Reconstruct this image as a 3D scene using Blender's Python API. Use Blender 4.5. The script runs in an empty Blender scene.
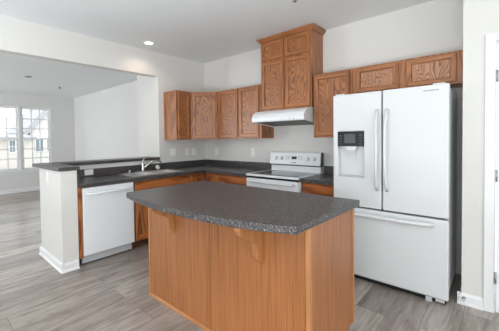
import bpy, bmesh, math, random
from mathutils import Vector, Matrix
random.seed(4)
SC = bpy.context.scene
COL = SC.collection

# ------------------------------------------------------------------ camera
YAW, PITCH, ROLL = .773, -.026, -.015
F_ = Vector((-math.sin(YAW), math.cos(YAW), 0)); R_ = Vector((math.cos(YAW), math.sin(YAW), 0)); U_ = Vector((0, 0, 1))
F2 = math.cos(PITCH)*F_ + math.sin(PITCH)*U_
U2 = -math.sin(PITCH)*F_ + math.cos(PITCH)*U_
R3 = math.cos(ROLL)*R_ + math.sin(ROLL)*U2
U3 = -math.sin(ROLL)*R_ + math.cos(ROLL)*U2
cam = bpy.data.cameras.new('camera'); cam_o = bpy.data.objects.new('camera', cam); COL.objects.link(cam_o)
M = Matrix(((R3.x, U3.x, -F2.x, 3.929), (R3.y, U3.y, -F2.y, -3.756), (R3.z, U3.z, -F2.z, 1.385), (0, 0, 0, 1)))
cam_o.matrix_world = M
cam.sensor_width = 36; cam.sensor_fit = 'HORIZONTAL'
cam.lens = 293.465/499*36
cam.shift_x = (249.5-215.578)/499
cam.shift_y = (146.756-165.5)/499
cam.clip_start = .05; cam.clip_end = 200
SC.camera = cam_o

# ------------------------------------------------------------------ world, lights, exposure
W = bpy.data.worlds.new('overcast_sky'); SC.world = W; W.use_nodes = True
bg = W.node_tree.nodes['Background']
bg.inputs['Color'].default_value = (.93, .97, 1, 1); bg.inputs['Strength'].default_value = 3.4

def area(name, loc, rot, sx, sy, power, color=(1, 1, 1)):
    l = bpy.data.lights.new(name, 'AREA'); l.shape = 'RECTANGLE'; l.size = sx; l.size_y = sy; l.energy = power; l.color = color
    o = bpy.data.objects.new(name, l); COL.objects.link(o); o.location = loc; o.rotation_euler = rot
    return o
# added fill lamps in place of daylight from unseen windows
area('rear_door_daylight', (4.9, -7.5, 1.1), (math.radians(92), 0, 0), 2.4, 2.0, 85, (.94, .97, 1))
area('side_fill', (6.5, -4.2, 1.5), (math.radians(100), 0, math.radians(90)), 3.6, 2.2, 112, (.90, .955, 1))
area('living_fill', (-4.2, -7.5, 1.5), (math.radians(122), 0, math.radians(22)), 2.2, 1.3, 255, (.90, .955, 1))
# added upward fill lamps that brighten the ceiling, kept out of view
area('ceiling_fill', (3.8, -5.0, .7), (math.radians(180), 0, 0), 1.6, 1.6, 90, (.88, .945, 1))
area('second_ceiling_fill', (2.2, -5.3, .6), (math.radians(180), 0, 0), 1.6, 1.6, 130, (.88, .945, 1))
SC.view_settings.view_transform = 'Standard'
try: SC.view_settings.look = 'None'
except Exception: pass
SC.view_settings.gamma = 1
SC.view_settings.use_curve_mapping = False
SC.view_settings.exposure = -0.40

# ------------------------------------------------------------------ materials
def lin(c):
    def f(v):
        v /= 255
        return v/12.92 if v <= .04045 else ((v+.055)/1.055)**2.4
    return (f(c[0]), f(c[1]), f(c[2]), 1)
def new_mat(name):
    m = bpy.data.materials.new(name); m.use_nodes = True
    return m, m.node_tree.nodes, m.node_tree.links, m.node_tree.nodes['Principled BSDF']
def ramp(N, stops):
    r = N.new('ShaderNodeValToRGB'); e = r.color_ramp.elements
    while len(e) < len(stops): e.new(.5)
    for i, (p, c) in enumerate(stops):
        e[i].position = p; e[i].color = c
    return r
def noise(N, L, vec, scale, detail=3, rough=.5, dist=0):
    n = N.new('ShaderNodeTexNoise'); n.inputs['Scale'].default_value = scale; n.inputs['Detail'].default_value = detail
    n.inputs['Roughness'].default_value = rough; n.inputs['Distortion'].default_value = dist
    L.new(vec, n.inputs['Vector']); return n
def coords(N, L, scale=(1, 1, 1), rot=(0, 0, 0), loc=(0, 0, 0)):
    t = N.new('ShaderNodeTexCoord'); m = N.new('ShaderNodeMapping')
    m.inputs['Scale'].default_value = scale; m.inputs['Rotation'].default_value = rot; m.inputs['Location'].default_value = loc
    L.new(t.outputs['Object'], m.inputs['Vector']); return m.outputs['Vector']
def mixc(N, L, fac, a, b, mode='MIX'):
    x = N.new('ShaderNodeMix'); x.data_type = 'RGBA'; x.blend_type = mode
    for s, v in ((0, fac), (6, a), (7, b)):
        if hasattr(v, 'is_linked'): L.new(v, x.inputs[s])
        else: x.inputs[s].default_value = v
    return x.outputs[2]
def paint(name, c, rough=.6, var=.03, scale=3, metallic=0, spec=.5, bump=0):
    m, N, L, B = new_mat(name)
    n = noise(N, L, coords(N, L), scale)
    c = lin(c); d = tuple(v*(1-var) for v in c[:3])+(1,)
    r = ramp(N, [(.3, d), (.7, c)]); L.new(n.outputs['Fac'], r.inputs['Fac']); L.new(r.outputs['Color'], B.inputs['Base Color'])
    B.inputs['Roughness'].default_value = rough; B.inputs['Metallic'].default_value = metallic
    B.inputs['Specular IOR Level'].default_value = spec
    if bump:
        n2 = noise(N, L, coords(N, L), 180, 2); b = N.new('ShaderNodeBump'); b.inputs['Strength'].default_value = bump; b.inputs['Distance'].default_value = .002
        L.new(n2.outputs['Fac'], b.inputs['Height']); L.new(b.outputs['Normal'], B.inputs['Normal'])
    return m
def oak(name, light, dark, axis='z', cathedral=10., contrast=1., rough=.38, fine=.6, stretch=.16, wide=5.):
    """oak: contour lines of a stretched noise give the cathedral figure, a finer stretched noise the pores"""
    m, N, L, B = new_mat(name)
    s = {'z': (1, 1, stretch), 'x': (stretch, 1, 1), 'y': (1, stretch, 1), 'h': (stretch, stretch, 1)}[axis]
    v = coords(N, L, s)
    n = noise(N, L, v, wide, 1.5, .4, .2)
    mu = N.new('ShaderNodeMath'); mu.operation = 'MULTIPLY'; mu.inputs[1].default_value = cathedral; L.new(n.outputs['Fac'], mu.inputs[0])
    pp = N.new('ShaderNodeMath'); pp.operation = 'PINGPONG'; pp.inputs[1].default_value = .5; L.new(mu.outputs[0], pp.inputs[0])
    r = ramp(N, [(.02, lin(dark)), (.30, lin(light))]); L.new(pp.outputs[0], r.inputs['Fac'])
    s2 = {'z': (1, 1, .04), 'x': (.04, 1, 1), 'y': (1, .04, 1), 'h': (.04, .04, 1)}[axis]
    n2 = noise(N, L, coords(N, L, s2), 70, 3, .6)
    r2 = ramp(N, [(.35, (.62, .58, .55, 1)), (.62, (1.0, 1.0, 1.0, 1))]); L.new(n2.outputs['Fac'], r2.inputs['Fac'])
    base = mixc(N, L, contrast, lin(light), r.outputs['Color'])
    n3 = noise(N, L, coords(N, L), 1.7, 1)
    r3 = ramp(N, [(.3, (.9, .9, .9, 1)), (.7, (1.04, 1.04, 1.04, 1))]); L.new(n3.outputs['Fac'], r3.inputs['Fac'])
    c = mixc(N, L, fine, base, r2.outputs['Color'], 'MULTIPLY')
    c = mixc(N, L, 1., c, r3.outputs['Color'], 'MULTIPLY')
    L.new(c, B.inputs['Base Color']); B.inputs['Roughness'].default_value = rough
    B.inputs['Coat Weight'].default_value = .15; B.inputs['Coat Roughness'].default_value = .25
    return m
def counter_mat(name):
    m, N, L, B = new_mat(name)
    v = coords(N, L)
    n = noise(N, L, v, 175, 2.5, .75)
    r = ramp(N, [(.38, lin((22, 22, 26))), (.46, lin((58, 56, 58))), (.59, lin((84, 78, 77))), (.68, lin((214, 210, 208)))]); L.new(n.outputs['Fac'], r.inputs['Fac'])
    n2 = noise(N, L, v, 65, 3, .7)
    r2 = ramp(N, [(.36, (.55, .55, .57, 1)), (.64, (1.15, 1.12, 1.1, 1))]); L.new(n2.outputs['Fac'], r2.inputs['Fac'])
    L.new(mixc(N, L, 1., r.outputs['Color'], r2.outputs['Color'], 'MULTIPLY'), B.inputs['Base Color'])
    B.inputs['Roughness'].default_value = .36
    return m
def floor_mat():
    m, N, L, B = new_mat('grey_wood_planks')
    v = coords(N, L, rot=(0, 0, math.radians(90)), loc=(0, 0.145, 0))
    b = N.new('ShaderNodeTexBrick'); L.new(v, b.inputs['Vector'])
    b.inputs['Color1'].default_value = (0, 0, 0, 1); b.inputs['Color2'].default_value = (1, 1, 1, 1); b.inputs['Mortar'].default_value = (0, 0, 0, 1)
    b.inputs['Scale'].default_value = 1; b.inputs['Mortar Size'].default_value = .0016; b.inputs['Mortar Smooth'].default_value = 0
    b.inputs['Bias'].default_value = 0; b.inputs['Brick Width'].default_value = 1.25; b.inputs['Row Height'].default_value = .215
    b.offset = .37; b.offset_frequency = 2; b.squash = 1
    tone = ramp(N, [(0, lin((146, 134, 126))), (.35, lin((184, 174, 166))), (.7, lin((162, 150, 142))), (1, lin((200, 190, 181)))]); L.new(b.outputs['Color'], tone.inputs['Fac'])
    # grain shifts from plank to plank
    t = N.new('ShaderNodeTexCoord'); off = N.new('ShaderNodeVectorMath'); off.operation = 'MULTIPLY_ADD'
    L.new(b.outputs['Color'], off.inputs[0]); off.inputs[1].default_value = (7, 13, 0); L.new(t.outputs['Object'], off.inputs[2])
    mp = N.new('ShaderNodeMapping'); mp.inputs['Scale'].default_value = (1, .13, 1); L.new(off.outputs[0], mp.inputs['Vector'])
    g = noise(N, L, mp.outputs['Vector'], 13, 6, .68, .9)
    gr = ramp(N, [(.34, (.46, .43, .41, 1)), (.5, (.9, .89, .88, 1)), (.64, (1.15, 1.15, 1.15, 1))]); L.new(g.outputs['Fac'], gr.inputs['Fac'])
    g2 = noise(N, L, mp.outputs['Vector'], 60, 4, .6)
    gr2 = ramp(N, [(.3, (.82, .81, .8, 1)), (.65, (1, 1, 1, 1))]); L.new(g2.outputs['Fac'], gr2.inputs['Fac'])
    c = mixc(N, L, .85, tone.outputs['Color'], gr.outputs['Color'], 'MULTIPLY')
    c = mixc(N, L, 1., c, gr2.outputs['Color'], 'MULTIPLY')
    c = mixc(N, L, b.outputs['Fac'], c, lin((92, 84, 80)))
    L.new(c, B.inputs['Base Color']); B.inputs['Roughness'].default_value = .3
    bp = N.new('ShaderNodeBump'); bp.inputs['Strength'].default_value = .08; bp.inputs['Distance'].default_value = .01
    L.new(g.outputs['Fac'], bp.inputs['Height']); L.new(bp.outputs['Normal'], B.inputs['Normal'])
    return m
def emit(name, c, s):
    m, N, L, B = new_mat(name); B.inputs['Emission Color'].default_value = c; B.inputs['Emission Strength'].default_value = s
    return m
def glass_mat(name):
    m, N, L, B = new_mat(name)
    out = N['Material Output']; tr = N.new('ShaderNodeBsdfTransparent'); gl = N.new('ShaderNodeBsdfGlossy'); gl.inputs['Roughness'].default_value = .02
    mx = N.new('ShaderNodeMixShader'); fr = N.new('ShaderNodeFresnel'); fr.inputs['IOR'].default_value = 1.35
    L.new(fr.outputs[0], mx.inputs[0]); L.new(tr.outputs[0], mx.inputs[1]); L.new(gl.outputs[0], mx.inputs[2]); L.new(mx.outputs[0], out.inputs['Surface'])
    return m

WALL = paint('warm_white_wall_paint', (222, 220, 216), .75, .015, 1.2)
WALL_LIVING = paint('white_wall_paint', (222, 221, 219), .75, .015, 1.2)
CEIL = paint('white_ceiling_paint', (238, 241, 242), .85, .015, 1)
TRIM = paint('white_trim_paint', (236, 236, 236), .4, .01)
DOORP = paint('white_door_paint', (236, 238, 242), .4, .01)
FLOOR = floor_mat()
COUNTER = counter_mat('dark_speckled_laminate')
OV = oak('oak_vertical_grain', (176, 113, 66), (136, 82, 45), 'z', 9)
OH = oak('oak_horizontal_grain', (176, 113, 66), (146, 90, 50), 'h', 5, .8)
OP = oak('oak_cathedral_panel', (182, 118, 70), (114, 66, 36), 'z', 24, 1., .36, .6, .2, 7.)
OP_LIT = oak('oak_cathedral_panel_lit', (192, 138, 100), (122, 76, 52), 'z', 24, 1., .36, .6, .25, 9.)  # paler, pinker copy of the panel oak; the light above the fridge is coloured in
OBV = oak('oak_base_vertical_grain', (186, 116, 62), (118, 64, 30), 'z', 9)
OBH = oak('oak_base_horizontal_grain', (190, 112, 58), (132, 70, 32), 'h', 7)
OIS = oak('oak_veneer_fine_straight', (177, 115, 67), (154, 95, 53), 'z', 12, .8, .42, .5, .012, 12.)
OIT = oak('oak_trim', (196, 136, 84), (162, 106, 60), 'z', 5, .6, .4, .5)
OITH = oak('oak_trim_horizontal', (196, 136, 84), (162, 106, 60), 'h', 5, .6, .4, .5)
KICK = oak('dark_toe_kick', (92, 60, 40), (60, 38, 24), 'h', 6, .8, .6)
WHITE = paint('white_enamel', (234, 237, 239), .28, .008, 2)
FRIDGE = paint('white_enamel_dimmed', (219, 221, 221), .3, .008, 2)  # the appliances' white, darkened to offset the strong light on the fridge
WHITE_T = paint('white_textured_enamel', (219, 221, 221), .36, .008, 2, bump=.15)
GREYP = paint('light_grey_plastic', (196, 198, 200), .45)
DGREY = paint('dark_grey_plastic', (92, 93, 95), .45)
BLACK = paint('black_gloss_plastic', (26, 27, 29), .25)
BLACKM = paint('black_gap_shade_and_feet', (22, 22, 22), .8)  # painted shade in the appliance gaps, and the black of grille and feet
SCREEN = paint('grey_screen', (84, 86, 90), .25)
CERAMIC = paint('smoked_ceramic_glass', (50, 50, 54), .1, .02)
STEEL = paint('brushed_stainless_steel', (215, 215, 213), .42, .06, 30, 1)
CHROME = paint('chrome', (214, 214, 214), .14, .03, 20, 1)
FILTER = paint('aluminium_mesh', (120, 120, 116), .5, .25, 200, .7)
PLATE = paint('white_plate_plastic', (243, 243, 240), .4, .01)
SLOT = paint('plate_slot', (150, 150, 148), .5)
RUBBER = paint('grey_rubber', (120, 120, 120), .7)
HINGE = paint('satin_nickel', (170, 170, 170), .35, .05, 20, .9)
GLASS = glass_mat('window_glass')
LAMP = emit('lit_lamp_lens', (1, .93, .82, 1), 9)
SIDING = paint('beige_siding', (224, 223, 221), .8, .05, 1)
BRICKY = paint('pale_brown_siding', (212, 206, 202), .8, .08, 2)
ROOFM = paint('grey_shingles', (176, 177, 182), .9, .15, 8)
GROUNDM = paint('pale_dry_lawn', (176, 178, 160), .95, .15, 3)
FARGLASS = paint('dark_far_glass', (120, 136, 146), .2, .1, 2)

# ------------------------------------------------------------------ mesh helpers
ORIGIN = {}
class MB:
    """collects boxes, prisms, tubes in world coordinates; build() links them as one mesh object"""
    def __init__(s): s.bm = bmesh.new(); s.mats = []
    def mi(s, mat):
        if mat not in s.mats: s.mats.append(mat)
        return s.mats.index(mat)
    def faces(s, verts, faces, mat, smooth=False):
        vs = [s.bm.verts.new(v) for v in verts]; i = s.mi(mat)
        for f in faces:
            try:
                fc = s.bm.faces.new([vs[k] for k in f]); fc.material_index = i; fc.smooth = smooth
            except ValueError: pass
    def box(s, x0, x1, y0, y1, z0, z1, mat):
        v = [(x, y, z) for z in (z0, z1) for y in (y0, y1) for x in (x0, x1)]
        s.faces(v, [(0, 2, 3, 1), (4, 5, 7, 6), (0, 1, 5, 4), (2, 6, 7, 3), (0, 4, 6, 2), (1, 3, 7, 5)], mat); return s
    def prism(s, pts, axis, a0, a1, mat, smooth=False):
        """polygon of 2D points extruded along an axis: x -> (y,z), y -> (x,z), z -> (x,y)"""
        def P(p, a): return {'x': (a, p[0], p[1]), 'y': (p[0], a, p[1]), 'z': (p[0], p[1], a)}[axis]
        n = len(pts); v = [P(p, a0) for p in pts]+[P(p, a1) for p in pts]
        f = [tuple(range(n)), tuple(range(2*n-1, n-1, -1))]+[(i, (i+1) % n+0, (i+1) % n+n, i+n) for i in range(n)]
        s.faces(v, f, mat, smooth); return s
    def slab(s, us, vs, hole, place, t0, t1, mat):
        """grid of cells (us x vs) without the cells for which hole(i,j); place(u,v,t) -> point; closed between t0 and t1"""
        cells = {(i, j) for i in range(len(us)-1) for j in range(len(vs)-1) if not hole(i, j)}
        idx = {}; pts = []
        def V(i, j, t):
            k = (i, j, t)
            if k not in idx: idx[k] = len(pts); pts.append(place(us[i], vs[j], (t0, t1)[t]))
            return idx[k]
        f = []
        for (i, j) in cells:
            c = [(i, j), (i+1, j), (i+1, j+1), (i, j+1)]
            f.append([V(*p, 1) for p in c]); f.append([V(*p, 0) for p in reversed(c)])
            for k, (di, dj) in enumerate(((0, -1), (1, 0), (0, 1), (-1, 0))):
                if (i+di, j+dj) not in cells:
                    a, b = c[k], c[(k+1) % 4]; f.append([V(*a, 0), V(*b, 0), V(*b, 1), V(*a, 1)])
        s.faces(pts, f, mat); return s
    def tube(s, pts, r, mat, n=10, cap=True, flat=1.):
        pts = [Vector(p) for p in pts]; rs = r if isinstance(r, (list, tuple)) else [r]*len(pts)
        rings = []; t = (pts[1]-pts[0]).normalized()
        a = t.orthogonal().normalized() if abs(t.z) > .9 else t.cross(Vector((0, 0, 1))).normalized()
        if abs(t.z) > .9: a = Vector((1, 0, 0))-t*t.x; a.normalize()
        for i, p in enumerate(pts):
            d = (pts[min(i+1, len(pts)-1)]-pts[max(i-1, 0)]).normalized()
            a = (a-d*a.dot(d)).normalized(); b = d.cross(a)
            rings.append([p+rs[i]*(math.cos(2*math.pi*k/n)*a*flat+math.sin(2*math.pi*k/n)*b) for k in range(n)])
        v = [q for rg in rings for q in rg]; f = []
        for i in range(len(pts)-1):
            for k in range(n): f.append((i*n+k, i*n+(k+1) % n, (i+1)*n+(k+1) % n, (i+1)*n+k))
        s.faces(v, f, mat, True)
        if cap:
            s.faces(rings[0], [tuple(range(n))[::-1]], mat); s.faces(rings[-1], [tuple(range(n))], mat)
        return s
    def disc(s, c, axis, r, h, mat, n=24, r2=None):
        """cylinder / cone frustum from point c along unit axis"""
        c = Vector(c); d = Vector(axis).normalized(); r2 = r if r2 is None else r2
        a = d.orthogonal().normalized(); b = d.cross(a); v = []
        for (o, rr) in ((c, r), (c+d*h, r2)):
            v += [o+rr*(math.cos(2*math.pi*k/n)*a+math.sin(2*math.pi*k/n)*b) for k in range(n)]
        s.faces(v, [(k, (k+1) % n, n+(k+1) % n, n+k) for k in range(n)], mat, True)
        s.faces(v[:n], [tuple(range(n))[::-1]], mat); s.faces(v[n:], [tuple(range(n))], mat); return s
    def panel_door(s, o, u, w, h, n, fr=.055, t=.021, mv=None, mh=None, mp=None, rail=None):
        """cabinet door: frame with eased outer edge and recessed panel. o lower corner at the cabinet face, u width direction, n outward"""
        mv, mh, mp = mv or OV, mh or OH, mp or OP; rail = rail or fr
        o, u, n = Vector(o), Vector(u).normalized(), Vector(n).normalized(); z = Vector((0, 0, 1))
        def ring(a, b, d): return [o+u*a+z*b+n*d, o+u*(w-a)+z*b+n*d, o+u*(w-a)+z*(h-b)+n*d, o+u*a+z*(h-b)+n*d]
        R = [ring(0, 0, 0), ring(0, 0, t-.005), ring(.005, .005, t), ring(fr-.009, rail-.009, t), ring(fr-.003, rail-.003, t-.014), ring(fr, rail, t-.015)]
        v = [q for r in R for q in r]
        side = {0: mh, 1: mv, 2: mh, 3: mv}
        for k in range(5):
            for e in range(4):
                a, b = 4*k+e, 4*k+(e+1) % 4
                s.faces([v[a], v[b], v[b+4], v[a+4]], [(0, 1, 2, 3)], side[e])
        s.faces(R[5], [(0, 1, 2, 3)], mp); s.faces(R[0], [(3, 2, 1, 0)], mv)
        return s
    def slab_front(s, o, u, w, h, n, t=.019, mat=None):
        mat = mat or OBH; o, u, n = Vector(o), Vector(u).normalized(), Vector(n).normalized(); z = Vector((0, 0, 1))
        def ring(a, d): return [o+u*a+z*a+n*d, o+u*(w-a)+z*a+n*d, o+u*(w-a)+z*(h-a)+n*d, o+u*a+z*(h-a)+n*d]
        v = ring(0, 0)+ring(0, t-.006)+ring(.008, t)
        s.faces(v, [(k*4+e, k*4+(e+1) % 4, k*4+4+(e+1) % 4, k*4+4+e) for k in (0, 1) for e in range(4)]+[(8, 9, 10, 11), (3, 2, 1, 0)], mat); return s
    def build(s, name, parent=None, bevel=0, seg=2, origin=None, smooth_angle=False):
        bm = s.bm
        bmesh.ops.remove_doubles(bm, verts=bm.verts, dist=1e-5)
        bmesh.ops.recalc_face_normals(bm, faces=bm.faces)
        if parent is not None: org = ORIGIN[parent.name]
        elif origin is not None: org = Vector(origin)
        else:
            xs = [v.co for v in bm.verts]
            org = Vector(((min(c.x for c in xs)+max(c.x for c in xs))/2, (min(c.y for c in xs)+max(c.y for c in xs))/2, min(c.z for c in xs)))
        bmesh.ops.translate(bm, verts=bm.verts, vec=-org)
        me = bpy.data.meshes.new(name); bm.to_mesh(me); bm.free()
        for m in s.mats: me.materials.append(m)
        ob = bpy.data.objects.new(name, me); COL.objects.link(ob)
        if parent is not None: ob.parent = parent
        else: ob.location = org
        ORIGIN[ob.name] = org
        if bevel:
            md = ob.modifiers.new('edge', 'BEVEL'); md.width = bevel; md.segments = seg; md.limit_method = 'ANGLE'; md.angle_limit = math.radians(40)
        return ob
def thing(name, loc, label, cat, group=None):
    o = bpy.data.objects.new(name, None); COL.objects.link(o); o.location = loc; o.empty_display_size = .1
    ORIGIN[o.name] = Vector(loc); return tag(o, label, cat, group)
def tag(o, label, cat, group=None):
    o['label'] = label; o['category'] = cat
    if group: o['group'] = group
    return o
def struct(mb, name, parent=None, bevel=0):
    o = mb.build(name, parent, bevel, origin=(0, 0, 0)); 
    if parent is None: o['kind'] = 'structure'
    return o
def B(*a): return MB().box(*a)

# ------------------------------------------------------------------ the room
CH, CL = 2.774, 2.70          # kitchen and living room ceilings
XF, YR = -5.5, -.30           # living room window wall, living room end wall
RX, BY = 6.6, -7.6
struct(B(XF-.2, RX, BY, .2, -.1, 0, FLOOR), 'floor')
c = MB(); c.box(-.06, RX, BY, .1, CH, CH+.1, CEIL); c.box(XF-.1, -.06, BY, .1, CL, CL+.1, CEIL)
struct(c, 'ceiling')
struct(B(0, 3.70, 0, .12, 0, CH, WALL), 'wall_back')
w = MB(); w.box(-.63, 0, -1.02, .12, 0, CH, WALL); w.box(-.12, 0, BY, -1.02, 2.40, CH, WALL)
struct(w, 'wall_left')
wp = MB(); wp.box(-.12, 0, -2.535, -1.02, 0, 1.07, WALL); wp.box(-.12, .625, -2.70, -2.535, 0, 1.07, WALL)
struct(wp, 'wall_half')
# block of wall beside the refrigerator, with the door opening
r = MB(); r.slab([3.70, 3.90, 4.72, RX], [0, 2.10, CH], lambda i, j: i == 1 and j == 0, lambda u, v, t: (u, t, v), -.64, -.52, WALL)
r.box(3.70, 3.82, -.52, .12, 0, CH, WALL)
struct(r, 'wall_right')
struct(B(RX, RX+.12, BY, -.52, 0, CH, WALL), 'wall_side')
w = MB(); w.slab([XF, -4.8, -2.4, 3.4, 5.8, RX], [0, .05, .9, 2.15, CH], lambda i, j: (j == 2 and i in (1, 3)) or (j == 1 and i == 3), lambda u, v, t: (u, t, v), BY-.12, BY, WALL)
struct(w, 'wall_rear')
# living room
WIN = [(-2.50, -1.755), (-1.715, -.965)]; WZ = (.61, 2.36)
ys = [BY, WIN[0][0], WIN[0][1], WIN[1][0], WIN[1][1], YR+.12]
w = MB(); w.slab(ys, [0, WZ[0], WZ[1], CL], lambda i, j: j == 1 and i in (1, 3), lambda u, v, t: (t, u, v), XF-.14, XF, WALL_LIVING)
struct(w, 'wall_far')
struct(B(XF, -.63, YR, YR+.12, 0, CL, WALL_LIVING), 'wall_living')

def base(name, boxes):
    m = MB()
    for b in boxes: m.box(*b, TRIM)
    return struct(m, name, bevel=.005)
base('baseboard_far', [(XF, XF+.014, BY, YR, 0, .11)])
base('baseboard_living', [(XF+.014, -.63, YR-.014, YR, 0, .11)])
def profile_run(m, p0, p1, n, h=.095, t=.014):
    """moulded baseboard with a shoe, from p0 to p1 (floor plan), standing out along n"""
    p0, p1, n = Vector((*p0, 0)), Vector((*p1, 0)), Vector((*n, 0)); z = Vector((0, 0, 1))
    prof = [(0, 0), (t+.012, 0), (t+.012, .012), (t, .022), (t, h-.02), (t*.5, h-.006), (t*.4, h), (0, h)]
    k = len(prof); v = [p0+n*a+z*b for a, b in prof]+[p1+n*a+z*b for a, b in prof]
    m.faces(v, [tuple(range(k)), tuple(range(2*k-1, k-1, -1))]+[(i, (i+1) % k, (i+1) % k+k, i+k) for i in range(k)], TRIM)
m = MB(); profile_run(m, (3.70-.026, -.64), (3.834, -.64), (0, -1), .092); profile_run(m, (3.70, -.665), (3.70, -.002), (-1, 0), .092); struct(m, 'baseboard_right')
m = MB(); profile_run(m, (-.146, -2.70), (.625+.02, -2.70), (0, -1)); profile_run(m, (.625, -2.72), (.625, -2.54), (1, 0)); profile_run(m, (-.12, -2.72), (-.12, -1.03), (-1, 0)); struct(m, 'baseboard_half')

# windows of the living room: one object each, frame, sashes with their grids, panes, stool
def window(name, y0, y1):
    root = bpy.data.objects.new(name, None); COL.objects.link(root); root.location = (XF, (y0+y1)/2, WZ[0]); ORIGIN[name] = Vector(root.location); root['kind'] = 'structure'
    z0, z1 = WZ; zm = 1.466; xo, xi = XF-.10, XF-.02
    f = MB(); f.slab([y0, y0+.03, y1-.03, y1], [z0, z0+.03, z1-.03, z1], lambda i, j: i == 1 and j == 1, lambda u, v, t: (t, u, v), xo, xi, TRIM); f.build('frame', root)
    for (a, b, dx) in ((zm-.018, z1-.03, -.075), (z0+.03, zm+.018, -.045)):
        s = MB(); ya, yb = y0+.03, y1-.03
        s.slab([ya, ya+.035, yb-.035, yb], [a, a+.035, b-.035, b], lambda i, j: i == 1 and j == 1, lambda u, v, t: (t, u, v), XF+dx, XF+dx+.028, TRIM)
        for k in (1, 2):
            yy = ya+.035+(yb-ya-.07)*k/3; s.box(XF+dx+.006, XF+dx+.022, yy-.013, yy+.013, a+.03, b-.03, TRIM)
            zz = a+.035+(b-a-.07)*k/3; s.box(XF+dx+.007, XF+dx+.0215, ya+.03, yb-.03, zz-.013, zz+.013, TRIM)
        so = s.build('sash', root)
        B(XF+dx+.012, XF+dx+.015, ya+.033, yb-.033, a+.033, b-.033, GLASS).build('pane', so)
    return root
window('window_1', *WIN[0]); window('window_2', *WIN[1])
t = MB(); t.box(XF-.02, XF+.05, -2.6, -.87, WZ[0]-.025, WZ[0], TRIM); t.box(XF, XF+.014, -2.57, -.90, WZ[0]-.10, WZ[0]-.025, TRIM); struct(t, 'trim_1', bevel=.003)

# door beside the refrigerator: casing, slab, hinges
t = MB(); t.box(3.834, 3.893, -.658, -.64, 0, 2.158, TRIM); t.box(4.727, 4.786, -.658, -.64, 0, 2.158, TRIM); t.box(3.893, 4.727, -.658, -.64, 2.099, 2.158, TRIM)
t.box(3.893, 3.900, -.66, -.52, 0, 2.099, TRIM); t.box(4.72, 4.727, -.66, -.52, 0, 2.099, TRIM); t.box(3.9, 4.72, -.648, -.52, 2.092, 2.099, TRIM)
struct(t, 'trim_2', bevel=.003)
d = bpy.data.objects.new('door_1', None); COL.objects.link(d); d.location = (4.31, -.62, 0); ORIGIN['door_1'] = Vector(d.location); d['kind'] = 'structure'
dm = MB(); x0, x1 = 3.906, 4.714
dm.slab([x0, x0+.11, 4.27, 4.35, x1-.11, x1], [.01, .22, .86, 1.0, 1.95, 2.087], lambda i, j: i in (1, 3) and j in (1, 3), lambda u, v, t: (u, t, v), -.645, -.605, DOORP)
for a, b in ((x0+.11, 4.27), (4.35, x1-.11)):
    for e, g in ((.22, .86), (1.0, 1.95)): dm.box(a, b, -.634, -.616, e, g, DOORP)
dm.build('slab', d)
for z in (.24, 1.03, 1.79):
    MB().box(3.892, 3.908, -.661, -.645, z, z+.085, HINGE).tube([(3.902, -.664, z-.004), (3.902, -.664, z+.089)], .006, HINGE).build('hinge', d)
k = MB(); k.disc((4.64, -.645, .95), (0, -1, 0), .03, .008, HINGE).disc((4.64, -.653, .95), (0, -1, 0), .012, .03, HINGE).disc((4.64, -.683, .95), (0, -1, 0), .027, .03, HINGE, r2=.02); k.build('door_knob', d)

# ------------------------------------------------------------------ wall cabinets
Z1, Z2, DC = 1.385, 2.152, .32
UG = 'oak wall cabinets'
# single door cabinet on the sink wall
t = thing('wall_cabinet', (.16, -.768, Z1), 'single-door oak wall cabinet on the sink wall, beside the opening to the living room', 'cabinet', UG)
b = MB(); b.box(0.002, DC, -.918, -.622, Z1, Z2, OV); b.build('cabinet_body', t, .002)
MB().panel_door((DC, -.893, Z1+.022), (0, 1, 0), .243, Z2-Z1-.044, (1, 0, 0), .05).build('door', t)
# diagonal corner cabinet
t = thing('corner_wall_cabinet', (.3, -.3, Z1), 'diagonal oak wall cabinet filling the corner between the sink wall and the range wall', 'cabinet', UG)
MB().prism([(.002, -.002), (.002, -.618), (DC, -.618), (.618, -DC), (.618, -.002)], 'z', Z1, Z2, OV).build('cabinet_body', t, .002)
q = Vector((.298, .298, 0)).normalized(); n = Vector((1, -1, 0)).normalized()
MB().panel_door(Vector((DC, -.618, Z1+.022))+q*.028, q, .4214-.056, Z2-Z1-.044, n, .052).build('door', t)
# two door cabinet on the range wall
t = thing('wall_cabinet', (1.055, -.16, Z1), 'two-door oak wall cabinet between the corner cabinet and the range hood', 'cabinet', UG)
MB().box(.622, 1.488, -DC, -.002, Z1, Z2, OV).build('cabinet_body', t, .002)
for a, b_ in ((.668, 1.062), (1.098, 1.452)):
    MB().panel_door((a, -DC, Z1+.022), (1, 0, 0), b_-a, Z2-Z1-.044, (0, -1, 0)).build('door', t)
# tall cabinet over the hood
ZB, ZT = 1.765, 2.722
t = thing('tall_wall_cabinet', (1.87, -.16, ZB), 'tall oak cabinet with crown moulding and four doors, above the white range hood', 'cabinet', UG)
MB().box(1.494, 2.250, -DC, -.002, ZB, ZT, OV).build('cabinet_body', t, .002)
for a, b_ in ((1.52, 1.862), (1.886, 2.228)):
    MB().panel_door((a, -DC, ZB+.022), (1, 0, 0), b_-a, 2.425-ZB-.022, (0, -1, 0), .05).build('door', t)
    MB().panel_door((a, -DC, 2.452), (1, 0, 0), b_-a, 2.70-2.452, (0, -1, 0), .05).build('door', t)
cr = MB(); z0, z1 = 2.712, 2.766
lv = [(0.0, z0), (.012, z0+.004), (.02, z0+.018), (.042, z0+.040), (.045, z1-.008), (.045, z1)]
pts = []
for (d_, z) in lv: pts += [(1.494-d_, -.002, z), (1.494-d_, -DC-d_, z), (2.25+d_, -DC-d_, z), (2.25+d_, -.002, z)]
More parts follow.
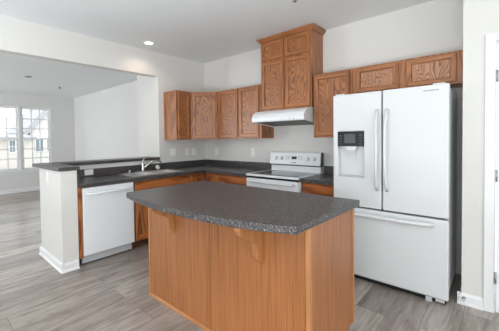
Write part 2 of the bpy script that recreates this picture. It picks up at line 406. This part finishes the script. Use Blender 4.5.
fc = [(k*4+e, k*4+e+1, k*4+5+e, k*4+4+e) for k in range(5) for e in range(3)]+[(20, 21, 22, 23), (3, 2, 1, 0), ]+[(k*4+3, k*4, k*4+4, k*4+7) for k in range(5)]
cr.faces(pts, fc, OH); cr.build('crown_moulding', t)
# single door cabinet right of the hood
t = thing('wall_cabinet', (2.5, -.16, Z1), 'single-door oak wall cabinet between the range hood and the refrigerator', 'cabinet', UG)
MB().box(2.272, 2.728, -DC, -.002, Z1, Z2, OV).build('cabinet_body', t, .002)
MB().panel_door((2.292, -DC, Z1+.022), (1, 0, 0), .412, Z2-Z1-.044, (0, -1, 0)).build('door', t)
# short cabinet above the refrigerator
t = thing('wall_cabinet', (3.2, -.16, 1.86), 'short wide two-door oak cabinet directly above the white refrigerator', 'cabinet', UG)
MB().box(2.730, 3.697, -DC, -.002, 1.855, Z2, OV).build('cabinet_body', t, .002)
for a, b_ in ((2.772, 3.176), (3.246, 3.632)):
    MB().panel_door((a, -DC, 1.872), (1, 0, 0), b_-a, Z2-1.872-.022, (0, -1, 0), .05, rail=.048, mp=OP_LIT).build('door', t)

# ------------------------------------------------------------------ range hood
t = thing('range_hood', (1.87, -.26, 1.59), 'white under-cabinet range hood above the white range', 'range hood')
h = MB(); top = [(-.003, 1.763), (-.335, 1.763), (-.40, 1.757), (-.46, 1.738), (-.51, 1.702), (-.533, 1.655), (-.533, 1.612), (-.525, 1.602)]
end = [(-.003, 1.545)]+top
h.prism(end, 'x', 1.483, 1.497, WHITE); h.prism(end, 'x', 2.238, 2.252, WHITE)
h.prism([(-.003, 1.575)]+top+[(-.505, 1.599), (-.50, 1.625)], 'x', 1.497, 2.238, WHITE)
h.build('hood_shell', t, .003)
MB().prism([(-.03, 1.560), (-.495, 1.604), (-.495, 1.612), (-.03, 1.568)], 'x', 1.52, 2.215, FILTER).build('grease_filter', t)
for xa_ in (2.05, 2.10): B(xa_, xa_+.025, -.5335, -.529, 1.618, 1.632, GREYP).build('rocker_switch', t)

# ------------------------------------------------------------------ base cabinets
BG = 'oak base cabinets'
def bdoor(o, u, w, h, n, t, fr=.052): MB().panel_door(o, u, w, h, n, fr, mv=OBV, mh=OBH, mp=OBV).build('door', t)
# filler panel beside the dishwasher
tag(B(.02, .638, -2.531, -2.494, 0.10, .873, OBV).build('filler_panel'), 'narrow oak filler panel between the white end wall and the dishwasher', 'panel')
t = thing('sink_base_cabinet', (.3, -1.39, 0), 'oak base cabinet under the sink, beside the dishwasher', 'cabinet', BG)
bb = MB(); bb.box(.02, .555, -1.862, -.917, 0, .10, KICK); bb.box(.02, .62, -1.862, -.917, .10, .12, OBV); bb.box(.02, .62, -1.862, -1.845, .12, .873, OBV); bb.box(.02, .62, -.934, -.917, .12, .873, OBV); bb.box(.60, .62, -1.845, -.934, .12, .873, OBV)
bb.build('cabinet_body', t, .002)
MB().slab_front((.62, -1.835, .725), (0, 1, 0), .90, .128, (1, 0, 0)).build('drawer_front', t)
bdoor((.62, -1.835, .125), (0, 1, 0), .438, .575, (1, 0, 0), t); bdoor((.62, -1.373, .125), (0, 1, 0), .438, .575, (1, 0, 0), t)
t = thing('corner_base_cabinet', (.3, -.3, 0), 'L-shaped oak corner base cabinet with two narrow doors meeting in the inside corner', 'cabinet', BG)
MB().prism([(.02, -.02), (.02, -.915), (.62, -.915), (.62, -.62), (.915, -.62), (.915, -.02)], 'z', .10, .873, OBV).prism([(.02, -.02), (.02, -.915), (.555, -.915), (.555, -.555), (.915, -.555), (.915, -.02)], 'z', 0, .10, KICK).build('cabinet_body', t, .002)
bdoor((.62, -.905, .125), (0, 1, 0), .26, .728, (1, 0, 0), t, .045); bdoor((.645, -.62, .125), (1, 0, 0), .26, .728, (0, -1, 0), t, .045)
t = thing('drawer_base_cabinet', (1.2, -.3, 0), 'oak base cabinet with a wide drawer front between the corner cabinet and the range', 'cabinet', BG)
MB().box(.917, 1.490, -.62, -.02, .10, .873, OBV).box(.917, 1.490, -.555, -.02, 0, .10, KICK).build('cabinet_body', t, .002)
MB().slab_front((.942, -.62, .725), (1, 0, 0), .525, .128, (0, -1, 0)).build('drawer_front', t)
bdoor((.942, -.62, .125), (1, 0, 0), .258, .575, (0, -1, 0), t); bdoor((1.209, -.62, .125), (1, 0, 0), .258, .575, (0, -1, 0), t)
t = thing('drawer_base_cabinet', (2.48, -.3, 0), 'oak base cabinet with one drawer between the range and the refrigerator', 'cabinet', BG)
MB().box(2.262, 2.700, -.62, -.02, .10, .873, OBV).box(2.262, 2.700, -.555, -.02, 0, .10, KICK).build('cabinet_body', t, .002)
MB().slab_front((2.285, -.62, .700), (1, 0, 0), .395, .155, (0, -1, 0)).build('drawer_front', t)
bdoor((2.285, -.62, .125), (1, 0, 0), .395, .55, (0, -1, 0), t)

# ------------------------------------------------------------------ worktops and bar cap
KT, KB, KS = .914, .874, 1.014
SX, SY = (.115, .535), (-1.80, -.98)      # sink cut-out
t = thing('countertop', (.33, -1.2, KB), 'L-shaped dark speckled countertop running along the sink wall to the range', 'countertop')
xs = [0.002, SX[0], SX[1], .66, 1.488]; yy = [-2.533, SY[0], SY[1], -.66, -.002]
MB().slab(xs, yy, lambda i, j: (i == 1 and j == 1) or (i == 3 and j < 3), lambda u, v, z: (u, v, z), KB, KT, COUNTER).build('worktop', t)
s = MB(); s.box(.002, .021, -2.533, -.002, KT, KS, COUNTER); s.box(.021, 1.488, -.021, -.002, KT, KS, COUNTER); s.box(.021, .64, -2.533, -2.516, KT, KS, COUNTER); s.build('backsplash', t)
t = thing('countertop', (2.48, -.33, KB), 'short dark speckled countertop between the range and the refrigerator', 'countertop')
B(2.260, 2.702, -.66, -.002, KB, KT, COUNTER).build('worktop', t)
B(2.260, 2.702, -.021, -.002, KT, KS, COUNTER).build('backsplash', t)
c = MB(); c.slab([-.33, .022, .645], [-2.725, -2.508, -1.022], lambda i, j: i == 1 and j == 1, lambda u, v, z: (u, v, z), 1.071, 1.111, COUNTER)
tag(c.build('bar_top', bevel=.004), 'raised dark bar top capping the white half wall above the dishwasher', 'bar top')

# ------------------------------------------------------------------ sink, faucet and small things around it
t = thing('kitchen_sink', (.33, -1.39, .75), 'stainless steel double bowl sink set in the dark countertop', 'sink')
xa, xb, ya, yb = SX[0]-.012, SX[1]+.012, SY[0]-.012, SY[1]+.012
bx = (.195, .515); b1 = (-1.775, -1.405); b2 = (-1.375, -1.005)
MB().slab([xa, bx[0], bx[1], xb], [ya, b1[0], b1[1], b2[0], b2[1], yb], lambda i, j: i == 1 and j in (1, 3), lambda u, v, z: (u, v, z), KT+.0005, KT+.006, STEEL).build('rim', t, .002)
for (p, q_) in (b1, b2):
    bw = MB(); g = .012
    def rg(x0, x1, y0, y1, z): return [(x0, y0, z), (x1, y0, z), (x1, y1, z), (x0, y1, z)]
    v = rg(bx[0], bx[1], p, q_, KT+.005)+rg(bx[0]+g, bx[1]-g, p+g, q_-g, .765)+rg(bx[0]+.04, bx[1]-.04, p+.04, q_-.04, .752)
    bw.faces(v, [(k*4+e, k*4+(e+1) % 4, k*4+4+(e+1) % 4, k*4+4+e) for k in (0, 1) for e in range(4)]+[(8, 9, 10, 11)], STEEL)
    bo = bw.build('bowl', t)
    MB().disc(((bx[0]+bx[1])/2, (p+q_)/2, .753), (0, 0, 1), .042, .003, CHROME).build('drain', bo)
t = thing('faucet', (.15, -1.42, KT+.006), 'chrome single-lever faucet standing behind the sink', 'faucet')
fx, fy, fz = .152, -1.425, KT+.0065
MB().prism([(fx+.028*math.cos(a), fy+.125*math.sin(a)) for a in [i*math.pi/12 for i in range(24)]], 'z', fz, fz+.014, CHROME).build('deck_plate', t, .003)
MB().tube([(fx, fy, fz+.012), (fx, fy, fz+.03), (fx, fy, fz+.10), (fx, fy, fz+.135), (fx, fy, fz+.15)], [.03, .025, .023, .024, .014], CHROME, 14).build('faucet_body', t)
MB().tube([(fx, fy, fz+.05), (fx+.03, fy+.04, fz+.085), (fx+.05, fy+.10, fz+.135), (fx+.06, fy+.16, fz+.150), (fx+.065, fy+.24, fz+.148), (fx+.066, fy+.27, fz+.135), (fx+.066, fy+.275, fz+.118)], [.017, .015, .014, .014, .015, .016, .016], CHROME, 12).build('spout', t)
MB().tube([(fx, fy, fz+.145), (fx-.008, fy+.02, fz+.175), (fx-.02, fy+.06, fz+.215)], [.013, .010, .009], CHROME).build('lever', t)
t = thing('side_sprayer', (.155, -1.64, KT+.006), 'short chrome side sprayer on the sink deck, on the dishwasher side of the faucet', 'sprayer')
MB().disc((.155, -1.64, fz), (0, 0, 1), .024, .012, CHROME, r2=.018).build('sprayer_base', t)
MB().tube([(.155, -1.64, fz+.012), (.155, -1.64, fz+.028), (.158, -1.637, fz+.042)], [.014, .018, .012], CHROME).build('sprayer_head', t)
sx = MB(); cx_ = Vector((.058, -1.10, KT+.0435)); ax = Vector((1, 0, .42)).normalized()
sx.disc(cx_, ax, .040, .006, GREYP, 24); sx.disc(cx_+ax*.006, ax, .030, .006, PLATE, 24, .022); sx.disc(cx_+ax*.012, ax, .007, .012, GREYP, 12)
tag(sx.build('sink_strainer'), 'round pale grey sink strainer leaning on the dark backsplash behind the sink', 'strainer')

# ------------------------------------------------------------------ outlets and switch plates
OG = 'white outlet and switch plates'
def plate(name, c, u, n, w, h, kind, label, cat):
    c, u, n = Vector(c), Vector(u), Vector(n); z = Vector((0, 0, 1))
    def bx(m, cu, cz, w_, h_, d0, d1, mat):
        v = [c+u*(cu+a*w_/2)+z*(cz+b_*h_/2)+n*d for d in (d0, d1) for b_ in (-1, 1) for a in (-1, 1)]
        m.faces(v, [(0, 2, 3, 1), (4, 5, 7, 6), (0, 1, 5, 4), (2, 6, 7, 3), (0, 4, 6, 2), (1, 3, 7, 5)], mat)
    t = thing(name, c, label, cat, OG)
    m = MB(); bx(m, 0, 0, w, h, 0.0005, .006, PLATE); m.build('cover_plate', t, .002)
    if kind == 'outlet':
        long_v = h >= w
        for s_ in (-1, 1):
            m = MB(); o = s_*.021
            cu, cz = (0, o) if long_v else (o, 0)
            bx(m, cu, cz, .03, .03, .006, .0085, PLATE)
            for e in (-1, 1): bx(m, cu+(e*.006 if long_v else 0), cz+(0 if long_v else e*.006), .002 if long_v else .008, .008 if long_v else .002, .0085, .009, SLOT)
            m.build('socket', t)
    else:
        k = int(kind[-1])
        for i in range(k):
            cu = (i-(k-1)/2)*.046
            m = MB(); bx(m, cu, 0, .033, .066, .006, .0095, PLATE); m.build('rocker', t)
    return t
plate('switch_plate', (0, -.745, 1.18), (0, 1, 0), (1, 0, 0), .116, .122, 'switch2', 'white double rocker switch plate on the sink wall, beside the opening to the living room', 'switch')
plate('outlet_plate', (0, -.445, 1.176), (0, 1, 0), (1, 0, 0), .074, .122, 'outlet', 'white outlet plate between the two switch plates on the sink wall', 'outlet')
plate('switch_plate', (0, -.285, 1.17), (0, 1, 0), (1, 0, 0), .074, .122, 'switch1', 'white single switch plate on the sink wall, closest to the corner of the kitchen', 'switch')
plate('outlet_plate', (.293, 0, 1.164), (1, 0, 0), (0, -1, 0), .072, .122, 'outlet', 'white outlet plate on the range wall, beside the corner under the corner cabinet', 'outlet')
plate('outlet_plate', (1.095, 0, 1.164), (1, 0, 0), (0, -1, 0), .075, .135, 'outlet', 'white outlet plate on the range wall under the two-door cabinet', 'outlet')
plate('outlet_plate', (.021, -2.158, .972), (0, 1, 0), (1, 0, 0), .115, .074, 'outlet', 'white sideways outlet plate on the dark backsplash above the dishwasher', 'outlet')
plate('outlet_plate', (.205, -2.70, .985), (1, 0, 0), (0, -1, 0), .072, .118, 'outlet', 'white outlet plate high on the end face of the white half wall', 'outlet')

# ------------------------------------------------------------------ dishwasher
t = thing('dishwasher', (.33, -2.18, 0), 'white dishwasher with a bar handle, built in beside the end of the half wall', 'dishwasher')
y0, y1 = -2.489, -1.868
MB().box(.04, .605, y0+.003, y1-.003, .12, .872, GREYP).build('tub', t)
MB().box(.608, .652, y0+.001, y1-.001, .115, .868, WHITE).build('door', t, .006)
B(.54, .585, y0+.004, y1-.004, .015, .112, GREYP).build('toe_panel', t)
hb = MB(); hb.tube([(.652, y0+.05, .800), (.678, y0+.05, .800), (.692, y0+.065, .800), (.692, y1-.065, .800), (.678, y1-.05, .800), (.652, y1-.05, .800)], .012, WHITE, 10); hb.build('handle', t)
for yy_ in (y0+.04, y1-.04):
    MB().disc((.56, yy_, 0), (0, 0, 1), .014, .12, BLACKM, 12).build('foot', t)

# ------------------------------------------------------------------ range
t = thing('range', (1.877, -.35, 0), 'white freestanding electric range between two runs of oak base cabinets', 'range')
x0, x1 = 1.492, 2.252
MB().box(x0, x1, -.645, -.03, .05, .895, WHITE).build('oven_body', t, .004)
ct = MB(); ct.slab([x0-.001, x0+.03, x1-.03, x1+.001], [-.685, -.645, -.13, -.03], lambda i, j: i == 1 and j == 1, lambda u, v, z: (u, v, z), .896, .922, WHITE); ct.build('cooktop_frame', t, .005)
cg = B(x0+.0305, x1-.0305, -.6445, -.1305, .900, .921, CERAMIC).build('cooktop_glass', t)
for (cx_, cy_, r_) in ((1.69, -.50, .10), (2.07, -.50, .085), (1.69, -.25, .075), (2.07, -.25, .10)):
    e = MB(); k = 32
    v = [(cx_+rr*math.cos(2*math.pi*i/k), cy_+rr*math.sin(2*math.pi*i/k), .9213) for rr in (r_, r_-.004) for i in range(k)]
    e.faces(v, [(i, (i+1) % k, k+(i+1) % k, k+i) for i in range(k)], DGREY); e.build('burner_ring', cg)
B(x0+.004, x1-.004, -.664, -.6455, .872, .8955, BLACKM).build('door_gap', t)  # black strip painting the shade in the gap below the cooktop rim
B(x0+.004, x1-.004, -.685, -.647, .23, .868, WHITE).build('oven_door', t, .006)
MB().box(x0+.06, x1-.06, -.6868, -.6835, .36, .68, BLACK).build('oven_window', t)
hb = MB(); hz = .836; hb.tube([(x0+.06, -.685, hz), (x0+.06, -.728, hz), (x0+.08, -.742, hz), (x1-.08, -.742, hz), (x1-.06, -.728, hz), (x1-.06, -.685, hz)], .013, WHITE, 10); hb.build('door_handle', t)
MB().box(x0+.004, x1-.004, -.68, -.647, .06, .215, WHITE).build('storage_drawer', t, .006)
for (px, py) in ((x0+.05, -.6), (x1-.05, -.6), (x0+.05, -.1), (x1-.05, -.1)): MB().disc((px, py, 0), (0, 0, 1), .016, .05, BLACKM, 12).build('foot', t)
# back guard
bg_ = MB(); bg_.box(x0+.004, x1-.004, -.085, -.030, .9225, 1.0, WHITE); bg_.build('riser', t, .003)
B(x0+.004, x1-.004, -.095, -.030, 1.0, 1.0125, BLACKM).build('panel_shade_strip', t)  # black strip for the shadow line beneath the control panel
pn = MB(); pn.prism([(-.118, 1.018), (-.098, 1.178), (-.085, 1.188), (-.05, 1.188), (-.028, 1.173), (-.028, 1.013), (-.112, 1.013)], 'x', x0-.002, x1+.006, WHITE)
pno = pn.build('control_panel', t, .003)
for a, b_ in ((x0-.006, x0-.002), (x1+.006, x1+.010)):
    MB().prism([(-.119, 1.012), (-.099, 1.179), (-.086, 1.19), (-.05, 1.19), (-.026, 1.176), (-.026, 1.012)], 'x', a, b_, WHITE if a < 1.8 else DGREY).build('end_cap', t, .002)  # dark grey on one cap puts that side's shade into its colour
pnrm = Vector((0, -.16, .02)).normalized(); upv = Vector((0, .02, .16)).normalized()
def on_panel(x, f): return Vector((x, -.118+.020*f, 1.018+.16*f))
for x in (1.585, 1.675, 2.075, 2.165):
    MB().disc(on_panel(x, .52), pnrm, .028, .006, GREYP, 20).disc(on_panel(x, .52)+pnrm*.006, pnrm, .024, .022, WHITE, 20, .020).build('knob', t)
def panel_rect(x0_, x1_, f0, f1, d, mat, name, par):
    v = [on_panel(x0_, f0), on_panel(x1_, f0), on_panel(x1_, f1), on_panel(x0_, f1)]; v = v+[q+pnrm*d for q in v]
    m = MB(); m.faces(v, [(3, 2, 1, 0), (4, 5, 6, 7), (0, 1, 5, 4), (1, 2, 6, 5), (2, 3, 7, 6), (3, 0, 4, 7)], mat); return m.build(name, par)
panel_rect(1.842, 1.918, .46, .70, .002, BLACK, 'clock_display', t)
for i in range(4):
    for j in range(2):
        xx = (1.755, 1.790, 1.945, 1.98)[i]
        panel_rect(xx, xx+.018, .44+.18*j, .55+.18*j, .002, GREYP, 'button', t)
panel_rect(1.845, 1.915, .14, .19, .0015, DGREY, 'nameplate', t)

# ------------------------------------------------------------------ refrigerator
t = thing('refrigerator', (3.165, -.45, 0), 'white french-door refrigerator with a bottom freezer drawer and a dark dispenser panel', 'refrigerator')
fx0, fx1, fy = 2.706, 3.630, -.797
MB().box(fx0+.012, 3.620, -.715, -.10, .06, 1.785, WHITE_T).build('cabinet_body', t, .006)
B(fx0+.01, 3.612, -.765, -.66, .004, .040, BLACKM).build('base_grille', t)  # black grille set forward, doubling as the shade under the fridge
mid = 3.150
P0, P1, Q0, Q1 = 2.754, 2.996, .995, 1.440
dl = MB(); dl.slab([fx0, P0, P1, mid-.005], [.714, Q0, Q1, 1.803], lambda i, j: i == 1 and j == 1, lambda u, v, y: (u, y, v), fy, -.725, FRIDGE)
dlo = dl.build('door', t, .012, 3)
B(mid+.005, fx1, fy, -.725, .714, 1.803, FRIDGE).build('door', t, .012, 3)
dro = t and [o for o in t.children if o.name.startswith('door')][1]
dz = MB(); dz.prism([(fy, .095), (fy, .70), (-.725, .70), (-.725, .042), (fy+.012, .042), (fy, .050)], 'x', fx0, fx1, FRIDGE); fzo = dz.build('freezer_drawer', t, .010, 3)
gk = MB(); gk.box(mid-.02, mid+.02, -.7245, -.7155, .72, 1.78, BLACKM); gk.build('door_seam_shade', t)  # added black strip, darkens the seam between the doors like shade
B(fx0+.02, 3.60, -.7245, -.7155, .69, .72, BLACKM).build('drawer_seam_shade', t)  # added black strip, shade for the seam above the freezer drawer
# dispenser
e = .006
B(P0+.001, P1-.001, fy-.004, fy+.03, 1.296, Q1-.001, BLACK).build('dispenser_panel', dlo, .003)
B(P0+.065, P1-.075, fy-.0052, fy-.003, 1.325, 1.415, SCREEN).build('dispenser_screen', dlo)
for k in range(4):
    for xx in (P0+.018, P1-.04): B(xx, xx+.022, fy-.0052, fy-.003, 1.316+.026*k, 1.325+.026*k, SCREEN).build('button', dlo)
dc_ = MB(); dc_.box(P0+.0005, P1-.0005, -.733, -.726, Q0+.0005, 1.2955, FRIDGE); dc_.box(P0+.0005, P1-.0005, fy+.004, -.733, Q0+.0005, Q0+.012, GREYP); dc_.box(P0+.07, P1-.07, fy+.006, -.733, 1.262, 1.2955, FRIDGE); dc_.build('dispenser_niche', dlo)
MB().prism([(fy+.006, 1.262), (fy+.012, 1.262), (-.74, 1.19), (-.745, 1.17), (-.752, 1.17), (-.752, 1.19)], 'x', 2.848, 2.908, FRIDGE).build('dispenser_paddle', dlo)
def vhandle(x, par, sgn):
    pts = []
    for i in range(15):
        a = i/14; z = 1.63-.735*a; o = .058*(1-abs(2*a-1)**4)+.004
        pts.append((x-sgn*.006*math.sin(math.pi*a), fy-o, z))
    MB().tube(pts, [.016]*15, FRIDGE, 12, True, .85).build('handle', par)
vhandle(3.112, dlo, -1); vhandle(3.195, dro, 1)
pts = []
for i in range(17):
    a = i/16; o = .05*(1-abs(2*a-1)**5)+.004
    pts.append((2.79+.745*a, fy-o, .652))
MB().tube(pts, .017, FRIDGE, 12).build('handle', fzo)
nm = MB(); xx = 3.462
for k in range(10):
    wv = (.008, .008, .004, .008, .004, .008, .008, .004, .008, .008)[k]
    nm.box(xx, xx+wv, fy-.0012, fy+.001, 1.754, 1.762, GREYP if 0 else DGREY); xx += wv+.0035
nm.build('nameplate', dro)
for a, b_ in ((fx0+.02, fx0+.10), (fx1-.11, fx1-.03)): MB().box(a, b_, -.77, -.62, 1.786, 1.815, FRIDGE).build('hinge_cover', t, .004)
for px in (fx0+.06, 3.50): MB().box(px-.022, px+.022, -.79, -.767, 0.0, .041, GREYP).build('foot', t, .003)
for px in (fx0+.06, 3.55): MB().disc((px, -.16, 0), (0, 0, 1), .02, .06, BLACKM, 14).build('rear_foot', t)
MB().box(3.545, 3.605, -.78, -.766, .016, .041, GREYP).build('hinge_bracket', t)

# ------------------------------------------------------------------ island
IX0, IX1, IYF, IYB, IZ = 1.669, 3.200, -2.31, -1.66, .902
t = thing('kitchen_island', (2.43, -2.0, 0), 'freestanding oak island cabinet in the middle of the kitchen under a bow-front countertop', 'kitchen island')
bm_ = MB(); bm_.prism([(IYF+.006, 0), (IYF+.006, IZ), (IYB, IZ), (IYB, .105), (IYB-.075, .105), (IYB-.075, 0)], 'x', IX0+.003, IX1-.006, OIS); bm_.build('cabinet_body', t)
for a, b_ in ((IX0+.002, 2.4425), (2.4475, IX1-.024)):
    B(a, b_, IYF, IYF+.006, .0, IZ, OIS).build('back_panel', t, .0015)
sp = MB(); sp.prism([(IYF+.024, 0), (IYF+.024, IZ), (IYB-.002, IZ), (IYB-.002, .105), (IYB-.075, .105), (IYB-.075, 0)], 'x', IX1-.006, IX1, OIS); sp.build('side_panel', t, .0015)
MB().box(IX1-.020, IX1+.006, IYF-.006, IYF+.022, 0, IZ, OIT).build('corner_post', t, .003)
MB().box(IX0-.004, IX0+.018, IYF-.006, IYF, 0, IZ, OIT).build('edge_strip', t, .002)
MB().box(IX1, IX1+.006, IYB-.026, IYB+.002, .105, IZ, OIT).build('edge_strip', t, .002)
MB().prism([(IYF, 0), (IYF, .020), (IYF-.006, .020), (IYF-.016, .010), (IYF-.018, 0)], 'x', IX0-.004, IX1+.006, OITH).build('shoe_moulding', t)
for x0_ in (2.005, 2.866):
    cb = [(IYF, IZ-.001), (IYF-.225, IZ-.001), (IYF-.225, IZ-.022), (IYF-.212, IZ-.045), (IYF-.185, IZ-.072), (IYF-.14, IZ-.098), (IYF-.098, IZ-.112), (IYF-.074, IZ-.130), (IYF-.064, IZ-.165), (IYF-.060, IZ-.205), (IYF-.046, IZ-.240), (IYF-.02, IZ-.262), (IYF, IZ-.268)]
    MB().prism(cb, 'x', x0_, x0_+.045, OIT).build('corbel', t, .003)
for a, b_ in ((IX0+.02, 2.16), (2.18, 2.67), (2.69, IX1-.02)):
    MB().panel_door((b_, IYB, .125), (-1, 0, 0), b_-a, .575, (0, 1, 0), .05, mv=OIT, mh=OITH, mp=OIS).build('door', t)
    MB().slab_front((b_, IYB, .725), (-1, 0, 0), b_-a, .15, (0, 1, 0), mat=OITH).build('drawer_front', t)
# island worktop with bowed front edge
ctrl = [(1.668, -2.522), (1.70, -2.533), (1.90, -2.570), (2.10, -2.598), (2.30, -2.612), (2.46, -2.612), (2.62, -2.602), (2.80, -2.576), (2.98, -2.536), (3.10, -2.494), (3.203, -2.443)]
def cat(p, k=6):
    o = []
    for i in range(len(p)-1):
        a, b_, c_, d_ = Vector(p[max(i-1, 0)]), Vector(p[i]), Vector(p[i+1]), Vector(p[min(i+2, len(p)-1)])
        for j in range(k):
            u = j/k; o.append(.5*((2*b_)+(c_-a)*u+(2*a-5*b_+4*c_-d_)*u*u+(3*b_-a-3*c_+d_)*u**3))
    return o+[Vector(p[-1])]
out = [(v.x, v.y) for v in cat(ctrl)]+[(3.222, -1.60), (1.655, -1.60), (1.652, -2.50), (1.656, -2.515)]
tag(MB().prism(out, 'z', IZ+.001, .945, COUNTER).build('island_countertop', bevel=.004), 'large dark speckled countertop with a bowed front edge on the oak island', 'countertop')

# ------------------------------------------------------------------ small fittings
t = thing('door_stop', (3.717, -.67, .05), 'small grey door stop screwed to the white baseboard beside the refrigerator', 'door stop')
MB().disc((3.717, -.6545, .055), (0, -1, 0), .012, .006, HINGE, 14).disc((3.717, -.6605, .055), (0, -1, 0), .006, .03, HINGE, 12).build('rod', t)
MB().disc((3.717, -.6905, .055), (0, -1, 0), .010, .012, GREYP, 14).build('rubber_tip', t)
def can_light(x, y, label):
    t = thing('recessed_ceiling_light', (x, y, CH), label, 'ceiling light')
    m = MB(); k = 32; v = []
    for (rr, z) in ((.085, CH-.0005), (.084, CH-.006), (.062, CH-.007), (.055, CH-.002)): v += [(x+rr*math.cos(2*math.pi*i/k), y+rr*math.sin(2*math.pi*i/k), z) for i in range(k)]
    m.faces(v, [(j*k+i, j*k+(i+1) % k, j*k+k+(i+1) % k, j*k+k+i) for j in range(3) for i in range(k)], TRIM, True); m.build('trim_ring', t)
    MB().disc((x, y, CH-.0035), (0, 0, 1), .056, .002, LAMP, 28).build('lamp_lens', t)
    l = bpy.data.lights.new('downlight_bulb', 'SPOT'); l.energy = 7; l.color = (1, .80, .62); l.spot_size = math.radians(150); l.spot_blend = .6; l.shadow_soft_size = .05
    o = bpy.data.objects.new('downlight_bulb', l); COL.objects.link(o); o.parent = t; o.location = (0, 0, -.03)
can_light(.305, -1.375, 'lit recessed ceiling light beside the header over the opening to the living room')
t = thing('ceiling_sprinkler', (2.42, -1.03, CH), 'small dark sprinkler head in the kitchen ceiling, in front of the tall oak cabinet', 'sprinkler')
MB().disc((2.42, -1.03, CH-.004), (0, 0, 1), .03, .0035, GREYP, 20).disc((2.42, -1.03, CH-.016), (0, 0, 1), .010, .012, DGREY, 14).build('sprinkler_head', t)
t = thing('ceiling_junction_cover', (-2.9, -2.125, CL), 'flat grey round cover plate on the living room ceiling', 'ceiling cover')
MB().disc((-2.9, -2.125, CL-.012), (0, 0, 1), .06, .0115, SLOT, 28, .065).build('cover', t)
t = thing('ceiling_sprinkler', (-3.73, -1.27, CL), 'small grey sprinkler head in the living room ceiling', 'sprinkler')
MB().disc((-3.73, -1.27, CL-.006), (0, 0, 1), .04, .0055, GREYP, 20).disc((-3.73, -1.27, CL-.04), (0, 0, 1), .018, .034, DGREY, 14).build('sprinkler_head', t)

# ------------------------------------------------------------------ outside the living room windows
g = MB(); g.box(-60, XF-.3, -40, 60, -.6, -.45, GROUNDM); g = g.build('lawn'); g['kind'] = 'structure'
t = thing('neighbour_house', (-19.5, -.6, -.45), 'pale brown neighbouring house with a flat eave and one gridded window, seen through the window', 'house')
MB().box(-24, -18, -4.0, 1.72, -.45, 1.62, BRICKY).build('wall', t)
MB().prism([(-17.6, 1.60), (-17.6, 1.72), (-21, 1.95), (-24.4, 1.72), (-24.4, 1.60)], 'y', -4.3, 1.78, ROOFM).build('roof', t)
for yy_ in (.36, -1.3, -2.9):
    wf = MB(); wf.slab([yy_-.05, yy_, yy_+.3, yy_+.35], [.70, .76, 1.48, 1.54], lambda i, j: i == 1 and j == 1, lambda u, v, x: (x, u, v), -18.02, -17.95, TRIM)
    wf.box(-17.98, -17.96, yy_+.14, yy_+.16, .76, 1.48, TRIM); wf.box(-17.98, -17.96, yy_, yy_+.3, 1.1, 1.13, TRIM)
    wfo = wf.build('window', t); B(-18.0, -17.985, yy_, yy_+.3, .76, 1.48, FARGLASS).build('glass', wfo)
t = thing('gabled_house', (-24, 5, -.45), 'beige neighbouring house with a steep grey gable roof, seen through the window', 'house')
def gp(y, z): return (-3.756+(y+3.756)*1.131, 1.385+(z-1.385)*1.131)
MB().prism([(gp(1.75, 0)[0], -.45), gp(1.75, 2.1), gp(4.2, 4.95), gp(6.65, 2.1), (gp(6.65, 0)[0], -.45)], 'x', -28, -22, SIDING).build('wall', t)
MB().prism([gp(1.40, 1.75), gp(1.25, 2.05), gp(4.2, 5.65), gp(7.2, 2.05), gp(7.05, 1.75), gp(4.2, 5.0)], 'x', -28.3, -21.6, ROOFM).build('roof', t)
for yy_ in (2.05, 2.75, 4.4):
    a, z0 = gp(yy_, .72); b_, z1 = gp(yy_+.45, 1.62)
    wf = MB(); wf.slab([a-.06, a, b_, b_+.06], [z0-.06, z0, z1, z1+.06], lambda i, j: i == 1 and j == 1, lambda u, v, x: (x, u, v), -22.02, -21.93, TRIM)
    wf.box(-21.98, -21.95, (a+b_)/2-.012, (a+b_)/2+.012, z0, z1, TRIM)
    wfo = wf.build('window', t); B(-22.0, -21.98, a, b_, z0, z1, FARGLASS).build('glass', wfo)
